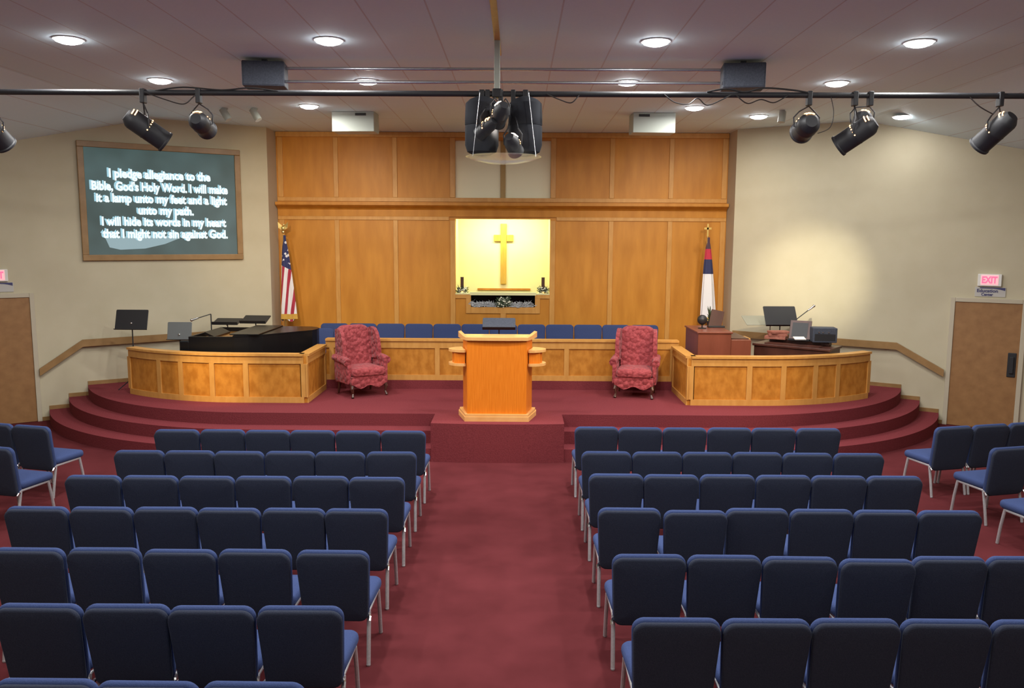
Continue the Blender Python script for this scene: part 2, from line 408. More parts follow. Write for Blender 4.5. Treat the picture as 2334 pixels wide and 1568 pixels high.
# ---------------------------------------------------------------- stage and steps
SCX, SCY = 3.4, 15.75
def stage_poly(r):
    def half(sgn):
        side = sgn; pts = []
        cx_ = X0+(SCX if sgn > 0 else -SCX-.20)
        for i in range(0, 61):
            a = -PI/2+i/60*PI/2
            p = (cx_+sgn*r*math.cos(a), SCY+r*math.sin(a))
            lim = wx(side, p[1])
            if (sgn > 0 and p[0] > lim-.002) or (sgn < 0 and p[0] < lim+.002):
                # intersection by bisection on the angle
                lo, hi = -PI/2+(i-1)/60*PI/2, a
                for _ in range(30):
                    mid = (lo+hi)/2; q = (cx_+sgn*r*math.cos(mid), SCY+r*math.sin(mid)); l = wx(side, q[1])
                    if (sgn > 0 and q[0] > l-.002) or (sgn < 0 and q[0] < l+.002): hi = mid
                    else: lo = mid
                pts.append((cx_+sgn*r*math.cos(lo), SCY+r*math.sin(lo))); break
            pts.append(p)
        return pts
    R = half(1); L = half(-1)
    poly = L[::-1]+R+[(RC[0]-.004, RC[1]-.004), (RC[0]-.004, YB-.002), (LC[0]+.004, YB-.002), (LC[0]+.004, LC[1]-.004)]
    return poly, L[-1], R[-1]
st = thing('stage_platform', 'wide carpeted dark red stage with curved steps across the front of the room', 'stage', (X0, 12, 0))
edges = []
for nm, r, z0, z1 in (('step', 4.55, 0, .183), ('step', 4.25, .183, .367), ('platform', 3.95, .367, .55)):
    poly, l, r_ = stage_poly(r); edges.append((l, r_, z0, z1))
    b = MB(); b.prism([(x-X0, y-12) for x, y in poly], z0, z1); b.build(nm, M['carpet'], st)
b = MB()
fr = [(-.93+i*(1.86/12), 11.13+.05*((i-6)/6)**2) for i in range(13)]
b.prism([(x+.04, y-12) for x, y in fr]+[(.97, -.2), (-.89, -.2)], 0, .55)
b.build('lectern_platform', M['carpet'], st)
# wooden baseboards that climb the steps along both walls
lv = [(0, None)]
for side, tagn in ((-1, 'left'), (1, 'right')):
    ys = [e[0][1] if side < 0 else e[1][1] for e in edges]      # wall hits of the three levels
    dooredge = 13.60 if side < 0 else 13.80
    segs = [(ys[2], 15.78, .55), (ys[1], ys[2], .367), (ys[0], ys[1], .183), (dooredge, ys[0], 0)]
    b = MB()
    for ya, yb_, z in segs:
        if yb_-ya < .02: continue
        ma = wallM(side, ya, 0); mb = wallM(side, yb_, 0)
        P_ = []
        for mm in (ma, mb):
            P_.append([mm @ Vector((0, z, .001)), mm @ Vector((0, z, .018)), mm @ Vector((0, z+.065, .018)), mm @ Vector((0, z+.065, .001))])
        b.loops(P_)
    struct(b.build('baseboard_'+tagn, M['handrail']))

# ---------------------------------------------------------------- doors, signs, handrails
def door(side, n, y0, y1, label):
    m = wallM(side, (y0+y1)/2, 0); w = (Vector((wx(side, y0), y0))-Vector((wx(side, y1), y1))).length
    root = thing('door_%d' % n, label, 'door'); root.matrix_world = m; root['kind'] = 'structure'
    b = MB(); b.box(-w/2, w/2, .005, 2.10, .002, .03, bev=.004); lf = b.build('door_leaf', M['door'], root)
    b = MB()
    b.box(-w/2-.07, -w/2, 0, 2.17, .001, .05, bev=.006); b.box(w/2, w/2+.07, 0, 2.17, .001, .05, bev=.006); b.box(-w/2, w/2, 2.10, 2.17, .001, .05, bev=.006)
    b.build('door_frame', M['reveal'], root)
    hx = w/2-.09 if side > 0 else -w/2+.09
    b = MB(); b.box(hx-.06, hx+.06, .90, 1.30, .03, .05, bev=.01); b.box(hx-.03, hx+.03, .96, 1.24, .05, .085, bev=.01)
    h = b.build('push_plate', M['blackm'], lf, label='dark grey push plate')
    return root
door(1, 1, 13.78, 13.27, 'brown wood exit door with dark push plate right of the stage steps')
door(-1, 2, 13.56, 13.02, 'brown wood door left of the stage steps, cut by the photo edge')
def exit_sign(side, y, label, lab2, full):
    m = wallM(side, y, 2.47)
    r = thing('exit_sign', label, 'exit sign'); r.matrix_world = m
    b = MB(); b.box(-.17, .17, -.10, .10, .002, .05, bev=.008); b.build('housing', M['whitep'], r)
    b = MB(); b.box(-.125, .125, -.078, .085, .05, .053); b.build('panel', M['exitp'], r)
    textmesh('EXIT', 'lettering', M['exitr'], r, Matrix.Translation((0, 0, .056)), width=.22, height=.15, bold=.006)
    m2 = wallM(side, y-.01 if side > 0 else y+.01, 2.275)
    s = thing('door_sign', lab2, 'sign'); s.matrix_world = m2
    b = MB(); b.box(-.22, .22, -.078, .078, .002, .014, bev=.003); b.build('board', M['signw'], s)
    b = MB()
    lps = [[Vector((x, .072-.0*i, .015)), Vector((x, .058-.03*max(0, x/.2)**2, .015)), Vector((x, .058-.03*max(0, x/.2)**2, .018)), Vector((x, .074, .018))] for i, x in enumerate([-.15+.36*j/10 for j in range(11)])]
    b.loops(lps); b.build('swoosh', M['signb'], s, label='dark blue stripe')
    if full:
        textmesh('Education', 'lettering', M['signb'], s, Matrix.Translation((-.04, .018, .016)), width=.30, height=.075, bold=.002)
        textmesh('Center', 'lettering', M['signb'], s, Matrix.Translation((-.04, -.042, .016)), width=.17, height=.065, bold=.002)
exit_sign(1, 13.53, 'lit red and white exit sign above the right door', 'white sign with blue lettering between exit sign and right door', True)
exit_sign(-1, 13.31, 'lit red exit sign above the left door, cut by the photo edge', 'white sign with dark stripe above the left door', False)

def rail(side, pts, label):
    r = thing('handrail', label, 'handrail', (wx(side, pts[0][0]), pts[0][0], 0), group=None)
    inv = Matrix.Translation(r.location).inverted()
    lps = []
    for y, z in pts:
        m = inv @ wallM(side, y, z)
        lps.append([m @ Vector(q) for q in ((0, -.06, .055), (0, -.06, .095), (0, .06, .095), (0, .06, .055))])
    b = MB(); b.loops(lps); b.build('rail', M['handrail'], r)
    for t in (.12, .38, .62, .88):
        i = min(int(t*(len(pts)-1)), len(pts)-2); f = t*(len(pts)-1)-i
        y = pts[i][0]*(1-f)+pts[i+1][0]*f; z = pts[i][1]*(1-f)+pts[i+1][1]*f
        b = MB(); b.box(-.02, .02, -.05, -.0, .002, .06, mtx=inv @ wallM(side, y, z)); b.build('bracket', M['black'], r)
rail(-1, [(13.60, .84), (13.97, 1.29), (14.85, 1.31), (15.76, 1.33)], 'wooden handrail stepping down the left wall beside the left door')
rail(1, [(13.83, .88), (14.23, 1.29), (14.9, 1.30), (15.76, 1.32)], 'wooden handrail stepping down the right wall beside the right door')
o = MB().box(-.35, .35, -.05, .05, .002, .03, mtx=wallM(1, 13.0, 1.0)).build('chair_rail', M['handrail']); tag(o, 'short wooden rail on the wall right of the right door', 'rail')
r = thing('display_frame', 'red framed floral panel on the floor right of the right door', 'display'); r.matrix_world = wallM(1, 13.0, 0)
b = MB(); b.box(-.30, -.25, 0, .78, .05, .12); b.box(.25, .30, 0, .78, .05, .12); b.box(-.25, .25, .0, .08, .05, .12); b.build('frame', mat('red_lacquer', (.30, .03, .03), .4), r)
b = MB(); b.box(-.34, .34, .78, .86, .03, .16, bev=.01); b.build('cap', M['espresso'], r)
b = MB(); b.box(-.25, .25, .08, .78, .07, .09); b.build('floral_panel', M['floral'], r)

# ---------------------------------------------------------------- projection screen
m = wallM(-1, 14.765, 3.70)
scr = thing('projection_screen', 'wood framed projection screen showing white text on the left wall', 'screen'); scr.matrix_world = m
b = MB(); b.box(-1.25, 1.25, -.91, .91, .004, .02); b.build('screen_surface', M['scr'], scr)
b = MB()
for x0, x1, y0, y1 in ((-1.345, 1.345, .905, 1.005), (-1.345, 1.345, -1.005, -.905), (-1.345, -1.245, -.905, .905), (1.245, 1.345, -.905, .905)): b.box(x0, x1, y0, y1, .002, .06, bev=.008)
b.build('frame', M['handrail'], scr)
lines = [('I pledge allegiance to the', -.03, 4.18, 1.68), ('Bible, God\'s Holy Word. I will make', -.02, 3.96, 2.26), ('it a lamp unto my feet and a light', 0, 3.76, 2.18), ('unto my path.', .03, 3.56, .93), ('I will hide its words in my heart', .02, 3.36, 2.08), ('that I might not sin against God.', .03, 3.15, 2.10)]
for s_, x, z, w in lines:
    for dx, dz, mt, zz in ((-.03, .012, 'txtg', .023), (0, 0, 'txt', .026)):
        textmesh(s_, 'text_line', M[mt], scr, Matrix.Translation((x+dx, z-3.70+dz, zz)), width=w, height=.205, bold=.0085, depth=.001)
b = MB()
pg = [(-.98, -.62), (-.3, -.56), (.22, -.62), (-.02, -.72), (-.35, -.80), (-.75, -.82), (-.92, -.78)]
b.prism(pg, .0205, .0215); b.build('projected_page', M['page'], scr)

# ---------------------------------------------------------------- knee wall of the choir
def panel_wall(b_panel, b_frame, pts, z0, z1, t, stiles_at):
    """pts: plan polyline seen from outside, left to right; frame proud of the panel"""
    n = len(pts)
    def off(i, d):
        a = Vector(pts[max(i-1, 0)]); c = Vector(pts[min(i+1, n-1)]); d_ = (c-a).normalized(); nn = Vector((d_.y, -d_.x))
        return Vector(pts[i])+nn*d
    def strip(b, i0, i1, za, zb, d0, d1):
        lps = []
        for i in range(i0, i1+1):
            p, q = off(i, d0), off(i, d1)
            lps.append([Vector((*p, za)), Vector((*q, za)), Vector((*q, zb)), Vector((*p, zb))])
        b.loops(lps)
    strip(b_panel, 0, n-1, z0, z1, -t, 0)
    strip(b_frame, 0, n-1, z0, z0+.09, .0005, .02); strip(b_frame, 0, n-1, z1-.12, z1, .0005, .02)
    strip(b_frame, 0, n-1, z1, z1+.035, -t-.02, .045)
    for i in stiles_at:
        p = Vector(pts[i]); a = Vector(pts[max(i-1, 0)]); c = Vector(pts[min(i+1, n-1)]); d_ = (c-a).normalized(); nn = Vector((d_.y, -d_.x))
        q = [p-d_*.04+nn*.0006, p+d_*.04+nn*.0006, p+d_*.04+nn*.019, p-d_*.04+nn*.019]
        b_frame.prism([(v.x, v.y) for v in q], z0+.09, z1-.12)
kw = thing('choir_wall', 'long low oak panelled wall in front of the blue choir chairs', 'wall', (X0, 13.84, .55))
bp, bf = MB(), MB()
pts = [(-2.95+i*.1, 0) for i in range(61)]
panel_wall(bp, bf, pts, .15, .82, .12, [1, 9, 19, 41, 51, 59])
bp.build('panel', M['burl'], kw); bf.build('frame', M['woodr'], kw)
b = MB(); b.box(-2.95, 3.05, -.03, .12, 0, .15); b.build('carpet_base', M['carpet'], kw)

def planter(sgn, label):
    r = thing('curved_railing', label, 'partition', (X0, 12.55, .55))
    pts = [(2.98, 1.25), (2.98, .9), (2.98, .5), (2.98, .2)]
    side = [(2.98, 1.20-.12*i) for i in range(10)]
    front = [(3.0+.1*i, 0) for i in range(11)]
    R = 3.35
    arc = [(4.0+R*math.sin(a), R-R*math.cos(a)) for a in [i*.0325 for i in range(1, 21)]]
    fr = front+arc
    if sgn < 0: # reading left to right from outside: arc end ... front ... side going back
        f2 = [(-x, y) for x, y in fr[::-1]]; s2 = [(-2.955, .0+.12*i) for i in range(11)]
        a_pts, b_pts = f2, s2
        sa = [0, 7, 13, 18, 23, len(f2)-1]
    else:
        a_pts, b_pts = fr, [(2.955, 1.2-.12*i) for i in range(11)]
        sa = [0, 10, 14, 20, 25, len(fr)-1]
    sa = [0, 7, 11, 16, 21, 30] if sgn < 0 else [0, 9, 14, 19, 23, 30]
    bp, bf = MB(), MB()
    panel_wall(bp, bf, a_pts, 0, .735, .10, sa)
    panel_wall(bp, bf, b_pts, 0, .735, .10, [0, 10])
    bp.build('panel', M['burl'], r); bf.build('frame', M['woodr'], r)
    return r
planter(-1, 'curved oak panelled partition in front of the black grand piano')
planter(1, 'curved oak panelled partition in front of the brown organ')

# ---------------------------------------------------------------- lectern
lec = thing('lectern', 'large oak lectern with shelf wings standing at the stage front centre', 'lectern', (-.055, 11.35, .55))
b = MB(); b.prism([(-.415, 0), (.415, 0), (.415, .03), (-.415, .03)], .10, 1.145); b.build('front_panel', M['lect'], lec)
for s_ in (-1, 1):
    b = MB(); b.prism([(s_*.416, .002), (s_*.50, .42), (s_*.475, .43), (s_*.385, .031)], .10, 1.145); b.build('side_panel', M['lect'], lec)
b = MB(); b.prism([(-.45, -.05), (.45, -.05), (.565, .40), (.565, .50), (-.565, .50), (-.565, .40)], 0, .065)
b.prism([(-.44, -.04), (.44, -.04), (.55, .40), (.55, .49), (-.55, .49), (-.55, .40)], .065, .10)
b.build('base', M['lectr'], lec)
b = MB(); b.prism([(-.42, -.03), (.42, -.03), (.545, .42), (.545, .50), (-.545, .50), (-.545, .42)], 1.146, 1.175)
b.build('top', M['lectr'], lec)
b = MB()
path = [(-.55, .50, .03), (-.545, .40, .035), (-.51, .28, .022), (-.455, .08, .008), (-.42, -.02, .0), (-.2, -.035, 0), (0, -.037, 0), (.2, -.035, 0), (.42, -.02, 0), (.455, .08, .008), (.51, .28, .022), (.545, .40, .035), (.55, .50, .03)]
lps = []
for i, (x, y, dz) in enumerate(path):
    a = Vector(path[max(i-1, 0)][:2]); c = Vector(path[min(i+1, len(path)-1)][:2]); d_ = (c-a).normalized(); nn = Vector((d_.y, -d_.x))
    p = Vector((x, y)); o_, i_ = p+nn*.022, p-nn*.022
    lps.append([Vector((*i_, 1.15)), Vector((*o_, 1.145)), Vector((*o_, 1.188+dz)), Vector((*i_, 1.196+dz))])
b.loops(lps); b.build('rim', M['lectr'], lec, smooth=False)
for s_ in (-1, 1):
    half = lambda ex: [(s_*(.44), .05)]+[(s_*(.46+(ex)*math.cos(a)), .24+.20*math.sin(a)) for a in [-PI/2+PI*i/10 for i in range(11)]]+[(s_*.52, .42)]
    for z in (.77, .965):
        b = MB(); b.prism(half(.235), z, z+.035); b.build('shelf', M['lectr'], lec)
    b = MB(); b.prism([(s_*.45, .09), (s_*.60, .10), (s_*.64, .22), (s_*.62, .36), (s_*.52, .38)], .805, .965); b.build('cubby', M['lect'], lec)

def music_stand(label, loc, rz, h, w=.5, hh=.33, tilt=65, m='black', group=None, pole='blackm', lip=True):
    t = thing('music_stand', label, 'music stand', loc, rz, group)
    mt = Matrix.Translation((0, 0, h)) @ Matrix.Rotation(math.radians(tilt), 4, 'X')
    b = MB(); b.pad(w, w, hh, .02, .012, .005, mtx=mt)
    dk = b.build('desk', M[m], t)
    if lip:
        b = MB(); b.box(-w/2, w/2, -hh/2-.005, -hh/2+.004, -.006, .05, mtx=mt); b.build('lip', M['black'], dk)
    b = MB(); b.cyl((0, 0, .12), (0, 0, h-.03), .012, .009); b.build('pole', M[pole], t)
    for k_ in range(3):
        a = k_*2*PI/3+PI/2
        b = MB(); b.tube([(0, 0, .22), (.1*math.cos(a), .1*math.sin(a), .14), (.26*math.cos(a), .26*math.sin(a), .008)], .008, 6); b.build('leg', M[pole], t)
    b = MB(); b.ball((0, -.02, h-.06), .02); b.build('knob', M['chrome'], t, smooth=True)
    return t
music_stand('dark grey music stand with chrome knob behind the lectern', (-.05, 12.42, .55), 0, 1.27, w=.50, hh=.24, tilt=40, m='spk')
music_stand('black music stand at far left behind the curved partition', (-6.22, 13.62, .55), 0, 1.18, w=.54, hh=.34, tilt=72)
music_stand('dark grey music stand left of the piano keyboard', (-5.48, 13.75, .55), 0, .98, w=.41, hh=.30, tilt=78, m='grey')
music_stand('large black music stand behind the brown organ keyboards', (4.82, 14.30, .55), .05, 1.24, w=.57, hh=.38, tilt=58)
music_stand('flat black music stand behind the middle of the grand piano', (-5.00, 14.70, .55), -.05, 1.05, w=.48, hh=.30, tilt=16)
music_stand('flat black music stand behind the lid flap of the grand piano', (-4.49, 14.70, .55), -.08, 1.09, w=.48, hh=.30, tilt=22)
music_stand('pale grey flat music stand beneath the large black desk', (4.78, 14.72, .55), 0, 1.12, w=.95, hh=.42, tilt=18, m='olive', lip=False, pole='frame')

# ---------------------------------------------------------------- grand piano
pn = thing('grand_piano', 'black grand piano with gold soundboard behind the left curved partition', 'piano', (-4.14, 13.68, .55)); pn.scale = (.85, 1, 1)
def piano_outline(ins=0):
    near = [(-1.06, -.66), (-.6, -.66), (-.2, -.65), (.05, -.60), (.28, -.48), (.5, -.28), (.7, -.08), (.88, .08), (1.02, .22)]
    tail = [(1.07, .38), (1.06, .56), (.98, .70), (.82, .78)]
    far = [(.4, .80), (-.3, .80), (-1.06, .80)]
    pts = near+tail+far
    if ins:
        c = Vector((-.15, .1)); pts = [tuple(Vector(p)+(c-Vector(p)).normalized()*ins) for p in pts]
    return pts
pn.location.z = .55
b = MB(); ou, inn = piano_outline(), piano_outline(.05)
n = len(ou)
lp = lambda P_, z: [Vector((x, y, z)) for x, y in P_]
b.loops([lp(inn, .62), lp(ou, .60), lp(ou, .97), lp(inn, .97), lp(inn, .88)], cap0=True, cap1=True)
b.build('case', M['pianob'], pn)
b = MB(); b.prism(piano_outline(.055), .885, .90); b.build('soundboard', M['gold'], pn, label='gold iron plate')
b = MB()
cl = [(x, y) for x, y in ou if x > -.25]
lid = [(-.22, -.66)]+[(x, y) for x, y in ou if x > -.1 and y < .79]+[(.4, .80), (-.22, .80)]
b.prism([(x*1.005, y*1.01) for x, y in lid], .972, .992); b.build('lid', M['pianob'], pn)
b = MB(); b.box(-.30, .25, -.62, .78, .994, 1.012, bev=.004); b.build('lid_flap', M['pianob'], pn)
b = MB(); b.box(-1.22, -1.02, -.60, .76, .56, .70); b.box(-1.24, -1.05, -.66, -.57, .56, .90, bev=.02); b.box(-1.24, -1.05, .72, .80, .56, .90, bev=.02); b.build('keybed', M['pianob'], pn)
b = MB()
for i in range(52):
    y = -.58+i*.0252; b.box(-1.20, -1.06, y, y+.0235, .70, .725)
b.build('keys', M['keys'], pn)
b = MB(); b.box(-.02, .02, -.38, .38, 0, .20, mtx=Matrix.Translation((-.74, .1, .91)) @ Matrix.Rotation(math.radians(-68), 4, 'Y')); b.build('music_rack', M['pianob'], pn)
for x, y in ((-.85, -.5), (-.85, .65), (.75, .5)):
    b = MB(); b.cyl((x, y, .05), (x, y, .60), .035, .06); b.cyl((x, y, 0), (x, y, .05), .03); b.build('leg', M['pianob'], pn)

def mic_stand(label, loc, p1, p2, sheet=False):
    t = thing('microphone_stand', label, 'microphone stand', loc)
    b = MB(); b.cyl((0, 0, .02), (0, 0, p1[2]), .010); b.build('pole', M['blackm'], t)
    b = MB(); b.lathe([(.13, 0), (.13, .012), (.02, .03)]); b.build('base', M['blackm'], t)
    b = MB(); b.cyl(p1, p2, .008); b.build('boom', M['blackm'], t)
    d = (Vector(p2)-Vector(p1)).normalized()
    b = MB(); b.cyl(Vector(p2), Vector(p2)+d*.10, .014, .02); b.ball(Vector(p2)+d*.12, .026); b.build('microphone', M['chrome'], t, smooth=True)
mic_stand('black boom microphone stand leaning over the grand piano', (-5.22, 14.50, .55), (0, 0, 1.20), (-.18, -.12, 1.14))
mic_stand('thin microphone boom angled up right of the organ', (5.02, 14.35, .55), (0, 0, 1.10), (.30, 0, 1.34))

# ---------------------------------------------------------------- organ side
og = thing('organ_console', 'reddish brown organ console beside the right red armchair', 'organ', (3.46, 13.85, .55))
b = MB(); b.box(-.27, .27, -.50, .50, 0, 1.03, bev=.006); b.box(-.29, .29, -.52, .52, 1.031, 1.06, bev=.006); b.build('cabinet', M['darkwood'], og)
b = MB(); b.box(.271, .60, -.50, .50, .10, .93, bev=.006); b.box(.271, .60, -.50, -.47, 0, .10); b.box(.271, .60, .47, .50, 0, .10); b.build('keyboard_case', M['darkwood'], og)
b = MB(); b.box(.30, .58, -.42, .42, .931, .945); b.build('key_cover', M['espresso'], og)
o = MB().box(4.09, 4.16, 13.75, 14.1, .55, 1.46, bev=.004).build('side_post', M['woodr']); tag(o, 'pale oak post right of the brown organ console', 'post')
t = thing('desk_lamp', 'round black lamp on top of the brown organ console', 'lamp', (3.36, 13.85, 1.61))
b = MB(); b.lathe([(.07, 0), (.07, .012), (.012, .02), (.012, .10)]); b.build('base', M['black'], t)
b = MB(); b.ball((0, 0, .15), .085, n=16); b.build('lamp_shade', M['black'], t, smooth=True)
t = thing('music_rack', 'dark brown upright book rack on the brown organ console', 'rack', (3.62, 14.05, 1.61))
b = MB(); b.box(-.11, .11, -.012, .012, 0, .30, mtx=Matrix.Rotation(math.radians(-10), 4, 'X') @ Matrix.Rotation(math.radians(12), 4, 'Y'), bev=.004); b.build('panel', M['espresso'], t)
b = MB(); b.box(-.12, .16, -.07, .05, 0, .03, bev=.004); b.build('base', M['black'], t)
t = thing('potted_plant', 'small dark plant behind the book rack on the organ', 'plant', (3.58, 14.25, 1.61))
b = MB(); b.lathe([(.04, 0), (.055, .09)]); b.build('pot', M['black'], t)
b = MB()
for i in range(26):
    a = random.uniform(0, 2*PI); rr = random.uniform(.02, .08); h = random.uniform(.1, .36)
    b.tube([(0, 0, .08), (rr*math.cos(a)*.6, rr*math.sin(a)*.6, h*.7+.03), (rr*math.cos(a)*1.3, rr*math.sin(a)*1.3, h)], [.004, .012, .002], 4)
b.build('foliage', M['leafd'], t)

kb = thing('keyboard_console', 'dark walnut keyboard console behind the right curved partition', 'organ', (4.88, 13.55, .55), math.radians(-38))
b = MB(); b.box(-.62, .62, -.30, .25, .0, .80, bev=.006); b.box(-.64, .64, -.33, .28, .801, .84, bev=.006); b.build('cabinet', M['espresso'], kb)
b = MB(); b.box(-.45, .45, -.28, -.10, .842, .86); b.build('key_cover', M['espresso'], kb)
b = MB(); b.box(-.5, .5, .05, .2, .842, .90, bev=.01); b.build('upper_shelf', M['espresso'], kb)
def KB(x, y, z=0): return (kb.matrix_basis @ Vector((x, y, z)))
Mk = Matrix.Translation(kb.location) @ Matrix.Rotation(math.radians(-38), 4, 'Z')
def kpos(x, y): 
    v = Mk @ Vector((x, y, 0)); return v.x, v.y
x_, y_ = kpos(-.36, .0)
for i, (s1, s2, h) in enumerate(((.17, .12, .05), (.15, .11, .04), (.16, .115, .035))):
    o = MB().box(-s1, s1, -s2, s2, 0, h, bev=.004).build('hymn_book', M['books']); o.location = (x_+.02*i, y_, 1.455+sum((.05, .04, .035)[:i])+.003*i); o.rotation_euler = (0, 0, .3*i-.5)
    tag(o, ['largest red brown hymn book, bottom of the stack on the dark console', 'middle red brown hymn book of the stack on the dark console', 'topmost red brown hymn book of the stack on the dark console'][i], 'book', 'hymn books on the dark console')
x_, y_ = kpos(.02, .02)
t = thing('book_rest', 'black tilted book rest on the dark console between books and amplifier', 'book rest', (x_, y_, 1.455), math.radians(-30))
b = MB(); b.box(-.17, .17, -.012, .012, 0, .34, mtx=Matrix.Rotation(math.radians(-22), 4, 'X'), bev=.004); b.build('back', M['espresso'], t)
b = MB(); b.box(-.17, .17, -.06, .10, 0, .025); b.build('base', M['black'], t)
b = MB(); b.box(-.13, .12, -.016, -.013, .05, .30, mtx=Matrix.Rotation(math.radians(-22), 4, 'X')); b.build('sheet_music', M['black'], t)
x_, y_ = kpos(.40, .06)
t = thing('keyboard_amplifier', 'dark blue grey amplifier box on the right end of dark console', 'amplifier', (x_, y_, 1.455), math.radians(-8))
b = MB(); b.box(-.19, .19, -.12, .14, 0, .24, bev=.012); b.build('case', M['spk'], t)
b = MB(); b.box(-.16, .16, -.124, -.121, .03, .14); b.build('front_panel', M['black'], t)
for x in (-.1, -.04, .05):
    b = MB(); b.cyl((x, -.125, .17), (x, -.14, .17), .012); b.build('knob', M['chrome'], t)
x_, y_ = kpos(.10, -.20)
o = MB().box(-.09, .09, -.06, .06, 0, .012, mtx=Matrix.Rotation(.25, 4, 'X')).build('sheet_of_paper', M['paper']); o.location = (x_, y_, 1.46+.05); tag(o, 'small white sheet of paper on the dark console keys', 'paper')
bn = thing('organ_bench', 'black bench poking out behind the end of the right partition', 'bench', (5.74, 13.62, .55))
b = MB(); b.box(-.25, .28, -.17, .17, .41, .45, bev=.008); b.build('seat', M['black'], bn)
for x in (-.21, .245):
    for y in (-.14, .14):
        b = MB(); b.cyl((x, y, 0), (x, y, .41), .017, .024, n=8); b.build('leg', M['black'], bn)
b = MB(); b.box(-.19, .24, -.13, -.11, .28, .40); b.build('apron', M['paper'], bn, label='white paper under seat')

# ---------------------------------------------------------------- armchairs
def armchair(label, loc, rz):
    """wing chair, front towards -Y"""
    t = thing('wing_armchair', label, 'armchair', loc, rz, 'red wing chairs on the stage')
    R_ = Matrix.Rotation
    b = MB()   # base with scalloped apron
    n = 24; pl = []
    def ring(z, ins=0):
        return [Vector((x*(1-ins), y*(1-ins), z)) for x, y in ((-.30, -.32), (.30, -.32), (.34, .26), (-.34, .26))]
    w0 = [(-.31+.62*i/n, -.33) for i in range(n+1)]
    top = [Vector((x, y, .34)) for x, y in w0]+[Vector((.335, .28, .34)), Vector((-.335, .28, .34))]
    bot = [Vector((x, y, .185+.030*math.cos((x/.31)*PI*2)-.02*(1-abs(x/.31)))) for x, y in w0]+[Vector((.335, .28, .20)), Vector((-.335, .28, .20))]
    b.loops([bot, top]); b.build('base', M['rose'], t)
    b = MB(); b.pad(.56, .58, .60, .08, .14, .05, dome=.02, mtx=Matrix.Translation((0, -.06, .405))); b.build('seat_cushion', M['rose'], t, smooth=True)
    b = MB(); b.pad(.60, .56, .82, .16, .14, .06, dome=.02, bow=.03, mtx=Matrix.Translation((0, .25, .72)) @ R_(math.radians(78+0), 4, 'X') @ R_(PI, 4, 'Y') @ R_(0, 4, 'Z'))
    b.build('backrest', M['rose'], t, smooth=True)
    for s_ in (-1, 1):
        b = MB()   # wing: curved panel
        lps = []
        for (y, z0, z1) in ((.30, .58, 1.06), (.20, .57, 1.085), (.10, .57, 1.07), (.02, .58, 1.00), (-.03, .60, .90), (-.05, .62, .80)):
            x = s_*(.29+.05*(.30-y))
            lps.append([Vector((x-.035, y, z0)), Vector((x+.035, y, z0)), Vector((x+.04, y, (z0+z1)/2)), Vector((x+.03, y, z1)), Vector((x-.03, y, z1)), Vector((x-.03, y, (z0+z1)/2))])
        b.loops(lps); b.build('wing', M['rose'], t, smooth=True)
        b = MB()   # arm: rolled top over side panel
        b.box(s_*.32-.035, s_*.32+.035, -.27, .28, .22, .56, bev=.02)
        b.tube([(s_*.335, .30, .60), (s_*.335, .1, .60), (s_*.338, -.15, .59), (s_*.345, -.27, .57)], [.055, .06, .065, .062], 12)
        b.build('arm', M['rose'], t, smooth=True)
        b = MB(); b.tube([(s_*.28, -.28, .22), (s_*.30, -.31, .15), (s_*.285, -.30, .07), (s_*.30, -.33, .012)], [.035, .03, .016, .026], 8); b.build('leg', M['espresso'], t, smooth=True)
        b = MB(); b.tube([(s_*.28, .22, .22), (s_*.29, .27, .01)], [.028, .018], 8); b.build('leg', M['espresso'], t, smooth=True)
    return t
armchair('rose red tufted wing armchair on stage left of the lectern', (-2.34, 13.34, .55), math.radians(35))
armchair('rose red tufted wing armchair on stage right of the lectern', (2.18, 13.36, .55), math.radians(-13))

# ---------------------------------------------------------------- chairs
def make_chair(label, group, frame='frame'):
    t = thing('stacking_chair', label, 'chair', (0, 0, 0), 0, group)
    b = MB(); b.pad(.515, .49, .47, .07, .085, .035, dome=.015, mtx=Matrix.Translation((0, .055, .428))); b.build('seat', M['fabseat'], t, smooth=True)
    mt = Matrix.Translation((0, -.226, .600)) @ Matrix.Rotation(math.radians(90+9), 4, 'X')
    mt2 = mt @ Matrix.Translation((0, 0, .020))
    b = MB(); b.pad(.526, .485, .552, .07, .048, .022, bow=-.012, mtx=mt @ Matrix.Translation((0, 0, -.014))); b.build('backrest', M['fabseat'], t, smooth=True, label='bright blue front cushion')
    b = MB(); b.pad(.520, .479, .546, .068, .038, .018, dome=.010, bow=-.012, mtx=mt @ Matrix.Translation((0, -.006, .022))); b.build('back_shell', M['fab'], t, smooth=True, label='near black rear cover')
    F = M[frame]
    for s_ in (-1, 1):
        b = MB(); b.tube([(s_*.235, .20, .385), (s_*.238, .235, .2), (s_*.24, .26, .006)], .0155, 8); b.ball((s_*.24, .26, .010), .016); b.build('leg', F, t, smooth=True)
        b = MB(); b.tube([(s_*.235, -.17, .385), (s_*.238, -.21, .2), (s_*.24, -.245, .006)], .0155, 8); b.ball((s_*.24, -.245, .010), .016); b.build('leg', F, t, smooth=True)
    b = MB()
    b.tube([(-.235, -.17, .378), (-.235, .20, .378), (.235, .20, .378), (.235, -.17, .378), (-.235, -.17, .378)], .012, 8)
    sf = b.build('seat_frame', F, t, smooth=True)
    b = MB()
    for s_ in (-1, 1): b.tube([(s_*.20, -.17, .385), (s_*.20, -.212, .47), (s_*.20, -.225, .56)], .011, 8)
    b.build('back_frame', F, t, smooth=True)
    for s_ in (-1, 1):
        b = MB(); b.tube([(s_*.232, -.175, .365), (s_*.250, -.215, .362), (s_*.250, -.235, .34)], .0125, 6)
        b.build('ganging_bracket', M['chrome'], sf, smooth=True)
    return t
ordn = ['aisle end', 'second', 'third', 'fourth', 'fifth', 'sixth']
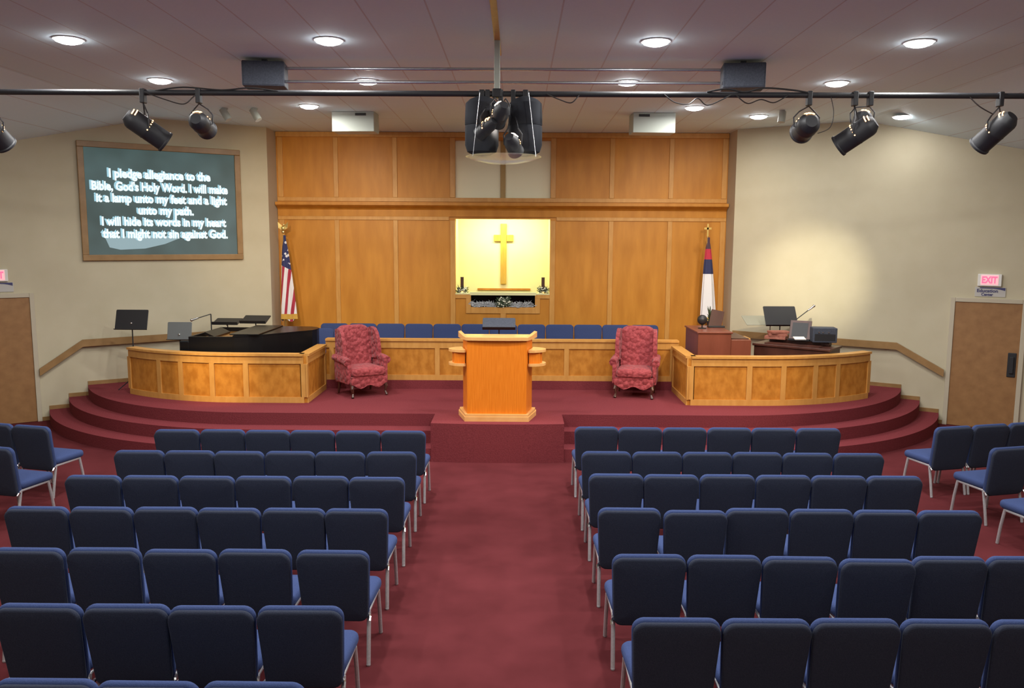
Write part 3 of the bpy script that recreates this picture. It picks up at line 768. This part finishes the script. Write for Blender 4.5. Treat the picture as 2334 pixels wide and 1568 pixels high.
rown = ['front', 'second', 'third', 'fourth', 'fifth', 'sixth', 'seventh']
proto = None
def place(x, y, rz, label, group, z=0):
    global proto
    if proto is None:
        proto = make_chair(label, group); proto.location = (x, y, z); proto.rotation_euler = (0, 0, rz); return proto
    return dup(proto, (x, y, z), rz, label, group)
W_ = .53
dL = [9.32, 8.36, 7.45, 6.53, 5.62, 4.71, 3.85]; nL = [6, 6, 6, 6, 5, 4, 3]
dR = [9.58, 8.44, 7.60, 6.60, 5.58, 4.59]; nR = [6, 6, 6, 6, 6, 5]
def lab(i, j, side):
    a = 'navy blue padded chair at the aisle end of the %s row' % rown[i] if j == 0 else 'navy blue padded chair, %s from the aisle in the %s row' % (ordn[j], rown[i])
    return a+' %s of the aisle' % side
for i in range(7):
    for j in range(nL[i]):
        x = -.82-W_*(j+.5)-(.035 if (i == 4 and j >= 1) else 0)-(.03 if (i == 4 and j >= 3) else 0)+random.uniform(-.006, .006)
        place(x, dL[i]+.27+random.uniform(-.012, .012), random.uniform(-.012, .012), lab(i, j, 'left'), 'chairs in rows left of the aisle')
for i in range(6):
    for j in range(nR[i]):
        dy = {(3, 1): -.05, (4, 3): -.05, (4, 2): -.03}.get((i, j), 0)
        place(.91+W_*(j+.5)+random.uniform(-.006, .006), dR[i]+.27+dy+random.uniform(-.012, .012), random.uniform(-.012, .012), lab(i, j, 'right'), 'chairs in rows right of the aisle')
# side sections turned towards the stage
def side_row(x, y, a, n, side, labels, group):
    # x, y: aisle-side top corner of the backrest
    a = math.radians(a); ux, uy = math.cos(a), math.sin(a)
    for j in range(n):
        s_ = (j+.5)*W_*side
        px, py = x+ux*s_, y+uy*s_
        place(px-uy*.27, py+ux*.27, a, labels[j], group)
side_row(5.26, 9.67, 14, 3, 1, ['navy chair with bright seat at the inner end of right side front row', 'navy chair, middle one of the right side front row below the door', 'navy chair cut by the right photo edge in right side front row'], 'right side section chairs')
side_row(5.36, 8.68, 14, 1, 1, ['navy chair at the inner end of the right side second row'], 'right side section chairs')
side_row(5.30, 7.66, 14, 1, 1, ['navy chair with only its seat showing at the right photo edge'], 'right side section chairs')
side_row(-5.27, 9.40, -14, 2, -1, ['navy chair with bright seat at the inner end of left side front row', 'navy chair cut by the left photo edge in left side front row'], 'left side section chairs')
side_row(-5.10, 8.42, -14, 1, -1, ['navy chair at the inner end of the left side second row'], 'left side section chairs')
# choir chairs face the room
chl = 'blue choir chair behind the panelled wall, '
cpos = [-3.33+.548*i for i in range(12)]
cw = ['leftmost of the straight row', 'second from the left of the straight row', 'third from the left, right of left armchair', 'fourth from the left of the straight row', 'fifth from the left of the straight row', 'sixth from the left, partly behind grey music stand', 'seventh from the left, behind the lectern', 'eighth from the left, just right of lectern', 'ninth from the left of the straight row', 'tenth from the left of the straight row', 'eleventh from the left of the straight row', 'rightmost, above the right armchair']
for x, w in zip(cpos, cw):
    o = place(x, 15.9-.27, PI+random.uniform(-.01, .01), chl+w, 'choir chairs', .55+.03); o.scale = (1.035, 1, 1)
place(-3.47, 15.02, PI+.03, 'low blue choir chair between the piano and the straight choir row', 'choir chairs', .55)
place(-4.02, 15.02, PI+.05, 'low blue choir chair behind the piano tail below the striped flag', 'choir chairs', .55)
b = MB(); b.box(-3.62, 3.1, 15.32, 16.35, .552, .578); o = b.build('choir_riser', M['carpet']); tag(o, 'thin carpeted riser under the straight choir row', 'riser')

# ---------------------------------------------------------------- cross, flowers, glass
def cross(name, label, loc, H_, arm, bw, zc, m):
    t = thing(name, label, 'cross', loc)
    b = MB(); b.box(-bw/2, bw/2, -.03, .03, 0, H_, bev=.008); b.build('upright', M[m], t)
    b = MB(); b.box(-arm/2, -bw/2, -.028, .028, zc-bw*.55, zc+bw*.55, bev=.008); b.box(bw/2, arm/2, -.028, .028, zc-bw*.55, zc+bw*.55, bev=.008); b.build('crossbar', M[m], t)
cross('wooden_cross', 'golden wooden cross hanging in the lit yellow recess', (-.07, YB+1.065, 2.15), 1.27, .41, .125, .97, 'ltwood')
o = MB().box(-.05, .05, -.02, .02, 0, 1.165, bev=.004).build('wooden_upright', M['upwood']); o.location = (-.07, YB+.078, 3.845); tag(o, 'narrow wooden upright down the middle of the upper cream panel', 'upright')
o = MB().box(-.70, .58, 0, .02, 1.755, 1.984).build('baptistry_glass', M['tint']); o.location = (0, YB+.02, 0); tag(o, 'smoked glass front below the lit recess', 'glass panel')
o = MB().box(-.70, .58, 0, .02, 1.70, 1.984).build('tank_wall', mat('dark_tank', (.035, .035, .045), .5)); o.location = (0, YB+.08, 0); tag(o, 'dark tank wall behind the smoked glass', 'tank')
def flowers(label, cat, loc, spread, n, h, mats, name='flower_arrangement', candle=True):
    t = thing(name, label, cat, loc, 0, 'flowers at the recess')
    rnd = random.Random(hash(label) % 1000 if False else len(label)*7)
    b = MB()
    for i in range(n):
        a = rnd.uniform(0, 2*PI); r_ = rnd.random()**.5
        p = Vector((spread[0]*r_*math.cos(a), spread[1]*r_*math.sin(a), h*rnd.random()))
        b.ball(p, rnd.uniform(.010, .022), (1, 1, .7), 6)
    b.build('blossoms', M[mats[0]], t)
    b = MB()
    for i in range(n):
        a = rnd.uniform(0, 2*PI); r_ = rnd.random()**.5*1.25
        p = Vector((spread[0]*r_*math.cos(a), spread[1]*r_*math.sin(a), h*rnd.random()*.9+.01))
        q = p+Vector((rnd.uniform(-.05, .05), rnd.uniform(-.02, .02), rnd.uniform(.0, .06)))
        b.tube([p*.3, p, q], [.002, .009, .001], 4)
    b.build('leaves', M[mats[1]], t)
    if candle:
        b = MB(); b.cyl((0, 0, .04), (0, 0, .32), .033, .033, 14); b.build('candle', M['vase'], t, smooth=True)
        b = MB(); b.cyl((0, 0, 0), (0, 0, .04), .05, .04, 14); b.build('holder', M['brass'], t)
    return t
flowers('dark candle with white flowers on the left end of recess sill', 'flowers', (-.88, YB+.05, 2.023), (.105, .05), 60, .12, ('leafw', 'leafd'))
flowers('dark candle with white flowers on the right end of recess sill', 'flowers', (.74, YB+.05, 2.023), (.105, .05), 60, .12, ('leafw', 'leafd'))
flowers('round white flower bunch in front of the smoked glass', 'flowers', (-.05, YB-.04, 1.745), (.14, .04), 70, .20, ('leafw', 'leafd'), 'flower_bunch', False)
flowers('silvery leaf garland along the bottom left of the smoked glass', 'garland', (-.44, YB-.02, 1.748), (.25, .02), 90, .10, ('leafs', 'leafs'), 'garland', False)
flowers('silvery leaf garland along the bottom right of the smoked glass', 'garland', (.32, YB-.02, 1.748), (.25, .02), 90, .10, ('leafs', 'leafs'), 'garland', False)

# ---------------------------------------------------------------- flags
def flag(name, label, loc, m, finial, bands):
    t = thing(name, label, 'flag', loc)
    b = MB(); b.cyl((0, 0, .04), (0, 0, 2.62), .014); b.build('pole', M['brass'], t)
    b = MB(); b.lathe([(.15, 0), (.15, .03), (.05, .06), (.03, .10)]); b.build('base', M['brass'], t, smooth=True)
    def cloth(z0, z1, nm, mt, dr=0, n=28):
        b = MB(); lps = []; N = 14
        for i in range(N+1):
            z = z1+(z0-z1)*i/N; f = (2.50-z)/1.75
            hw = .025+.135*min(1, max(f, 0))**.75
            cx_ = .02+.05*f; lp = []
            for k_ in range(n):
                a = 2*PI*k_/n; fold = 1+.16*math.sin(5*a+1.2*f)+.05*math.sin(9*a)
                x = cx_+(hw+dr)*math.cos(a)*fold; y = (hw*.55+dr)*math.sin(a)*fold
                zz = z if i < N or nm != 'cloth' else z-.10*math.cos(a)*0-.12*abs(math.sin(a*1.5))
                lp.append(Vector((x, y, zz)))
            lps.append(lp)
        b.loops(lps); return b.build(nm, mt, t, smooth=True)
    for nm, z0, z1, mt, dr in bands: cloth(z0, z1, nm, mt, dr)
    if finial == 'cross':
        b = MB(); b.box(-.016, .016, -.012, .012, 2.62, 2.86); b.box(-.07, .07, -.012, .012, 2.75, 2.79); b.build('finial', M['brass'], t, label='bright gold cross')
    else:
        b = MB(); b.ball((0, 0, 2.66), .03); b.ball((0, 0, 2.73), .035, (1, .8, 1.5)); b.ball((.015, 0, 2.80), .018)
        for s_ in (-1, 1): b.loops([[Vector((s_*.02, -.01, 2.70)), Vector((s_*.02, .01, 2.70)), Vector((s_*.02, 0, 2.78))], [Vector((s_*.09, -.006, 2.74)), Vector((s_*.09, .006, 2.74)), Vector((s_*.10, 0, 2.86))]])
        b.build('finial', M['brass'], t, label='gold eagle')
    return t
flag('striped_flag', 'furled red and white striped flag with starred canton left of panelling', (-4.30, 15.95, .55), None, 'eagle',
     [('cloth', 1.05, 2.60, M['usflag'], 0), ('fringe', .98, 1.08, M['fringe'], .004)])
flag('white_flag', 'furled white flag with blue and red top right of the panelling', (3.88, 15.95, .55), None, 'cross',
     [('cloth', 1.05, 1.90, M['cloth'], 0), ('canton', 1.90, 2.18, mat('flag_blue', (.03, .035, .10), .8), .002), ('cross_patch', 2.18, 2.38, mat('flag_red', (.5, .03, .06), .8), .003), ('canton_top', 2.38, 2.60, mat('flag_dark', (.08, .04, .06), .8), .003), ('fringe', .98, 1.06, M['fringe'], .004)])

# ---------------------------------------------------------------- ceiling fixtures
def downlight(x, y, label, on=1.0):
    z = ZC if abs(x) < 6.1 else ZC-(abs(x)-6.17)*.29
    t = thing('ceiling_downlight', label, 'ceiling light', (x, y, z), 0, 'round white ceiling downlights')
    b = MB(); b.lathe([(.15, 0), (.155, -.010), (.135, -.014), (.13, -.004)], n=28); tr_ = b.build('trim_ring', M['trim'], t)
    b = MB(); b.lathe([(.132, -.006), (.128, -.028), (.08, -.046), (.005, -.052)], n=28); b.build('lens', M['can'], tr_, smooth=True)
    lamp('downlight_lamp', 'AREA', t, (0, 0, -.06), CAN_W*on, (1, .985, .95), .20)
cols = [(-4.51, 'leftmost'), (-1.77, 'inner left'), (1.66, 'inner right'), (4.41, 'rightmost')]
for x, n_ in cols:
    downlight(x, 8.93, 'bright round downlight, %s in the nearest visible ceiling row' % n_, 1.5 if n_ == 'inner right' else 1)
    downlight(x, 11.16, 'round downlight, %s in the second ceiling row near the black pipe' % n_)
for x, n_ in cols:
    downlight(x, 6.70, 'round downlight above the top photo edge, %s of its row' % n_)
    downlight(x, 4.46, 'round downlight over the rear chairs, %s of its row' % n_, .7)
    downlight(x, 1.5, 'unseen fill downlight added overhead near the camera, %s of its row' % n_, .6)  # unseen extra row, added as fill to brighten the dark chair backs
downlight(-3.06, 13.22, 'round downlight beside the left white ceiling box', .7)
downlight(2.98, 13.22, 'round downlight beside the right white ceiling box', .5)
downlight(4.24, 14.1, 'round downlight by the top corner of the right oak panelling', .4)
downlight(6.40, 13.6, 'round downlight farthest right above the right wall', .15)

# lighting pipe and everything hanging on it
o = MB().cyl((-7.3, 8.9, 4.61), (7.3, 8.9, 4.61), .03, n=16).build('lighting_pipe', M['blackm'], smooth=True); tag(o, 'long black lighting pipe across the whole ceiling', 'pipe')
for z, n_ in ((5.06, 'upper'), (4.91, 'lower')):
    o = MB().cyl((-2.5, 9.9, z), (2.58, 9.9, z), .018, n=12).build('speaker_pipe', M['pipe'], smooth=True); tag(o, '%s thin grey pipe between the two dark ceiling speakers' % n_, 'pipe', 'thin pipes between speakers')
for x, n_, a in ((-2.74, 'left', .12), (2.84, 'right', -.12)):
    t = thing('ceiling_speaker', 'dark boxy loudspeaker at the %s end of the thin pipes' % n_, 'loudspeaker', (x, 9.9, 4.84), a, 'dark ceiling loudspeakers')
    b = MB(); b.box(-.24, .24, -.14, .16, 0, .28, bev=.012); b.build('cabinet', M['spk'], t)
    b = MB(); b.box(-.22, .22, -.146, -.141, .015, .265); b.build('grille', M['spk'], t)
    b = MB(); b.box(-.03, .03, -.03, .03, .281, .32); b.build('bracket', M['blackm'], t)
t = thing('hanging_post', 'pale grey square post between ceiling and centre of black pipe', 'post', (.0, 8.9, 0))
b = MB(); b.box(-.03, .03, -.03, .03, 4.64, 5.158, bev=.004); b.build('post', M['white'], t); b = MB(); b.box(-.05, .05, -.05, .05, 4.57, 4.66, bev=.01); b.build('clamp', M['blackm'], t)

def par_can(label, c, aim, L=.36, R=.11, energy=SPOT_W, col=(1, .80, .52), cone=34, hot='vent', blend=.7, drop=None):
    """c: centre of body; aims at a world point"""
    c = Vector(c); t = thing('stage_spotlight', label, 'spotlight', (c.x, 8.9, 4.58), 0, 'black stage spotlights on the pipe')
    lc = c-Vector((c.x, 8.9, 4.58)); d = (Vector(aim)-c).normalized()
    q = d.to_track_quat('Z', 'Y').to_matrix().to_4x4(); mt = Matrix.Translation(lc) @ q
    b = MB(); b.lathe([(R*.55, -L/2-.02), (R*.92, -L/2+.03), (R, -L/2+.06), (R, -.01), (R*1.03, 0), (R, .01), (R, L/2-.02), (R*1.08, L/2-.01), (R*1.08, L/2+.01), (R*.96, L/2+.01), (R*.94, L/2-.04)], mtx=mt, n=24)
    bd = b.build('body', M['blackm'], t, smooth=True)
    up = Vector((0, 0, 1))
    b = MB()   # glowing vent slots round the rear cap, on the upper side
    inv = q.inverted().to_3x3(); ul = inv @ (Vector((0, -.75, 1))); a0 = math.atan2(ul.y, ul.x)
    for zz, rr in ((-L/2+.045, R*.985), (-L/2+.015, R*.86)):
        for da in (-.35, 0, .35):
            for s0 in (0,):
                pts = [mt @ Vector((rr*math.cos(a0+da+e), rr*math.sin(a0+da+e), zz)) for e in (-.13, 0, .13)]
                b.tube(pts, .006, 5)
    b.build('vent', M[hot], bd)
    b = MB()
    for e in range(7):
        a = a0-1.0+e*.33; p = mt @ Vector((R*1.02*math.cos(a), R*1.02*math.sin(a), .0)); b.ball(p, .007, n=6)
    b.build('vent_ring', M['vent'], bd)
    b = MB(); b.lathe([(R*.93, L/2-.045), (R*.5, L/2-.03), (.005, L/2-.025)], mtx=mt, n=20); b.build('lens', M['lens'], bd, smooth=True)
    side = d.cross(up).normalized(); top = Vector((0, 0, -.07))
    b = MB(); b.tube([lc+side*(R+.012), lc+side*(R+.02)+up*.10, lc+side*R*.7+up*(.16), top*.9+Vector((0, 0, -.02)), lc-side*R*.7+up*(.16), lc-side*(R+.02)+up*.10, lc-side*(R+.012)], .008, 6); b.build('yoke', M['blackm'], t)
    b = MB(); b.box(-.025, .025, -.04, .04, -.08, .07, bev=.008); b.build('clamp', M['blackm'], t)
    lamp('spot_lamp', 'SPOT', t, lc+d*(L/2+.03), energy, col, .06, cone, blend, d)
    return t
warm = (1, .74, .42)
par_can('black spotlight cut by the left photo edge', (-5.38, 8.95, 4.20), (-4.5, 12.5, 1.2), energy=SPOT_W*3, col=(1, .74, .36), cone=20, blend=1)
par_can('long black spotlight above the left side of the projection screen', (-3.74, 8.95, 4.24), (-.05, 11.4, 1.25), L=.44, energy=SPOT_W*.7, col=warm, cone=30)
par_can('shorter black spotlight above the right side of the projection screen', (-3.15, 8.95, 4.29), (-3.5, 16.4, 2.9), L=.34, R=.10, energy=SPOT_W*2, col=warm, cone=50, blend=1)
par_can('single black spotlight left of the paired ones on the right', (3.28, 8.95, 4.29), (3.3, 16.4, 2.5), L=.30, R=.115, energy=SPOT_W*1.7, col=warm, cone=50, blend=1)
par_can('nearer black spotlight of the right hand pair', (3.76, 8.82, 4.20), (.0, 11.4, 1.25), L=.40, energy=SPOT_W*.8, col=warm, cone=30)
par_can('upper black spotlight behind the right hand pair', (3.92, 9.08, 4.36), (5.55, 15.0, 2.35), L=.26, R=.10, energy=SPOT_W*4.2, col=(1, .90, .66), cone=23, blend=1)
par_can('black spotlight close to the right photo edge', (5.28, 8.95, 4.25), (3.5, 12.55, 1.1), L=.42, energy=SPOT_W*1.1, col=warm, cone=34)
# centre cluster
for x, n_, tg in ((-.16, 'left', (-1.6, 13.2, .9)), (.30, 'right', (1.6, 13.2, .9))):
    t = thing('speaker_pod', 'big rounded black pod, %s one of the central cluster' % n_, 'loudspeaker', (x, 8.9, 4.58), 0, 'central black pods')
    b = MB(); b.lathe([(.06, .0), (.13, -.03), (.172, -.07), (.178, -.2), (.180, -.29), (.172, -.30), (.178, -.31), (.178, -.50), (.155, -.57), (.09, -.605), (.01, -.615)], n=28); b.build('shell', M['podb'], t, smooth=True)
    b = MB(); b.box(-.03, .03, -.04, .04, -.03, .07, bev=.01); b.build('clamp', M['blackm'], t)
par_can('small black spotlight high in the middle of the central cluster', (.04, 8.62, 4.36), (-1.9, 13.4, .8), L=.24, R=.085, energy=SPOT_W*.12, col=(1, .85, .66), cone=46, hot='ventw', blend=.8)
par_can('small black spotlight low left of the central cluster', (-.10, 8.66, 4.23), (-4.15, 12.5, 1.2), L=.22, R=.07, energy=SPOT_W*.12, col=(1, .72, .34), cone=15, blend=1)
par_can('small black spotlight low right of the central cluster', (.17, 8.64, 4.06), (1.9, 13.6, .8), L=.22, R=.08, energy=SPOT_W*.12, col=(1, .82, .60), cone=46, hot='ventw', blend=.8)
t = thing('acrylic_shield', 'clear curved plastic shield hanging under the central cluster', 'shield', (.07, 8.9, 4.58))
b = MB(); b.lathe([(.40, -.615), (.30, -.655), (.15, -.685), (.01, -.695), (.01, -.699), (.15, -.689), (.302, -.660), (.403, -.620)], n=40); b.build('dish', M['acrylic'], t, smooth=True)
for x in (-.24, .26):
    b = MB(); b.cyl((x, -.25, 0), (x*1.3, -.25, -.64), .003, n=6); b.build('cord', M['pipe'], t)
# white boxes and small white spotlights under the ceiling
for x, n_, sx_ in ((-2.49, 'left', .13), (2.455, 'right', -.17)):
    t = thing('ceiling_box', 'white square ceiling box above the %s oak panelling' % n_, 'ceiling box', (x, 13.8, ZC), -.05*(1 if x < 0 else -1), 'white boxes under the ceiling')
    b = MB(); b.box(-.35, .35, 0, .38, -.32, -.002, bev=.008); b.build('housing', M['white'], t)
    b = MB(); b.box(sx_-.09, sx_+.09, -.006, -.001, -.065, -.025); b.build('slot', M['trayd'], t)
for x, y, n_, a in ((-4.48, 13.5, 'left one of the white cylinders above the screen corner', .4), (-4.0, 13.5, 'right one of the white cylinders above the screen corner', .4), (4.44, 13.5, 'white cylinder above the right wall corner', -.1)):
    t = thing('cylinder_spotlight', 'small '+n_ if 'one of' not in n_ else 'small pale spotlight, '+n_, 'spotlight', (x, y, ZC), 0, 'small white cylinder spotlights')
    b = MB(); b.cyl((0, 0, -.02), (0, 0, -.002), .045); b.build('mount', M['white'], t)
    b = MB(); b.cyl((-.1*a, 0, -.02), (.15*a, -.02, -.19), .058, n=18); b.build('barrel', M['white'], t, smooth=True)

# cables
def cable(label, pts, r=.006):
    P_ = [Vector(p) for p in pts]; out = []
    for i in range(len(P_)-1):
        a = P_[max(i-1, 0)]; b_ = P_[i]; c = P_[i+1]; d = P_[min(i+2, len(P_)-1)]
        for k_ in range(8):
            s = k_/8; out.append(.5*((2*b_)+(c-a)*s+(2*a-5*b_+4*c-d)*s*s+(3*b_-a-3*c+d)*s**3))
    out.append(P_[-1])
    o = MB().tube(out, r, 6).build('cable', M['black'], smooth=True); tag(o, label, 'cable', 'black cables on the lighting pipe'); return o
zp = 4.575
cable('black cable sagging below the pipe between the left spotlights', [(-3.7, 8.86, zp+.03), (-3.5, 8.85, zp-.04), (-3.3, 8.85, zp-.09), (-3.2, 8.86, zp-.02), (-3.15, 8.87, zp+.03)])
cable('short black cable loop below the pipe right of the central cluster', [(.52, 8.86, zp+.03), (.66, 8.85, zp-.03), (.78, 8.85, zp-.06), (.86, 8.86, zp+.02)])
cable('looping black cable under the pipe left of right ceiling speaker', [(1.75, 8.86, zp+.03), (1.86, 8.85, zp-.05), (2.0, 8.85, zp-.07), (2.1, 8.85, zp-.01), (2.2, 8.85, zp-.08), (2.36, 8.85, zp-.02), (2.45, 8.86, zp+.03)])
cable('black cable looped under the pipe left of right hand spotlights', [(2.5, 8.86, zp+.03), (2.62, 8.85, zp-.06), (2.76, 8.85, zp-.02), (2.9, 8.85, zp-.05), (3.05, 8.86, zp+.03)])
cable('black cable wrapped over the top of pipe by right speaker', [(2.2, 8.88, zp+.06), (2.4, 8.87, zp+.09), (2.6, 8.88, zp+.06), (2.8, 8.87, zp+.10), (3.1, 8.87, zp+.08), (3.3, 8.88, zp+.05)], .009)
cable('curved black cable hanging right of the single right spotlight', [(3.5, 8.88, zp+.02), (3.53, 8.86, zp-.15), (3.5, 8.86, zp-.30), (3.38, 8.88, zp-.36)], .004)
cable('black cable wrapped over the pipe above the left spotlights', [(-3.6, 8.88, zp+.05), (-3.3, 8.87, zp+.085), (-2.9, 8.88, zp+.06), (-2.6, 8.87, zp+.08), (-2.3, 8.88, zp+.05)], .008)
cable('black cable dropping from the pipe beside right edge spotlight', [(4.95, 8.88, zp+.02), (5.05, 8.86, zp-.08), (5.2, 8.86, zp-.16)], .006)

# recess lamps hidden behind the header
t = thing('recess_lamp', 'warm strip lamp inside the lit recess behind the header', 'lamp', (-.07, YB+.35, 3.64))
b = MB(); b.box(-.7, .7, -.04, .04, -.03, 0); b.build('housing', M['whitep'], t)
l = bpy.data.lights.new('recess_light', 'AREA'); l.shape = 'RECTANGLE'; l.size = 1.4; l.size_y = .1; l.energy = 48; l.color = (1, .94, .60)
lo_ = bpy.data.objects.new('recess_light', l); C.objects.link(lo_); lo_.parent = t; lo_.location = (0, 0, -.04); lo_.rotation_euler = Vector((0, .55, -1)).to_track_quat('-Z', 'Y').to_euler()
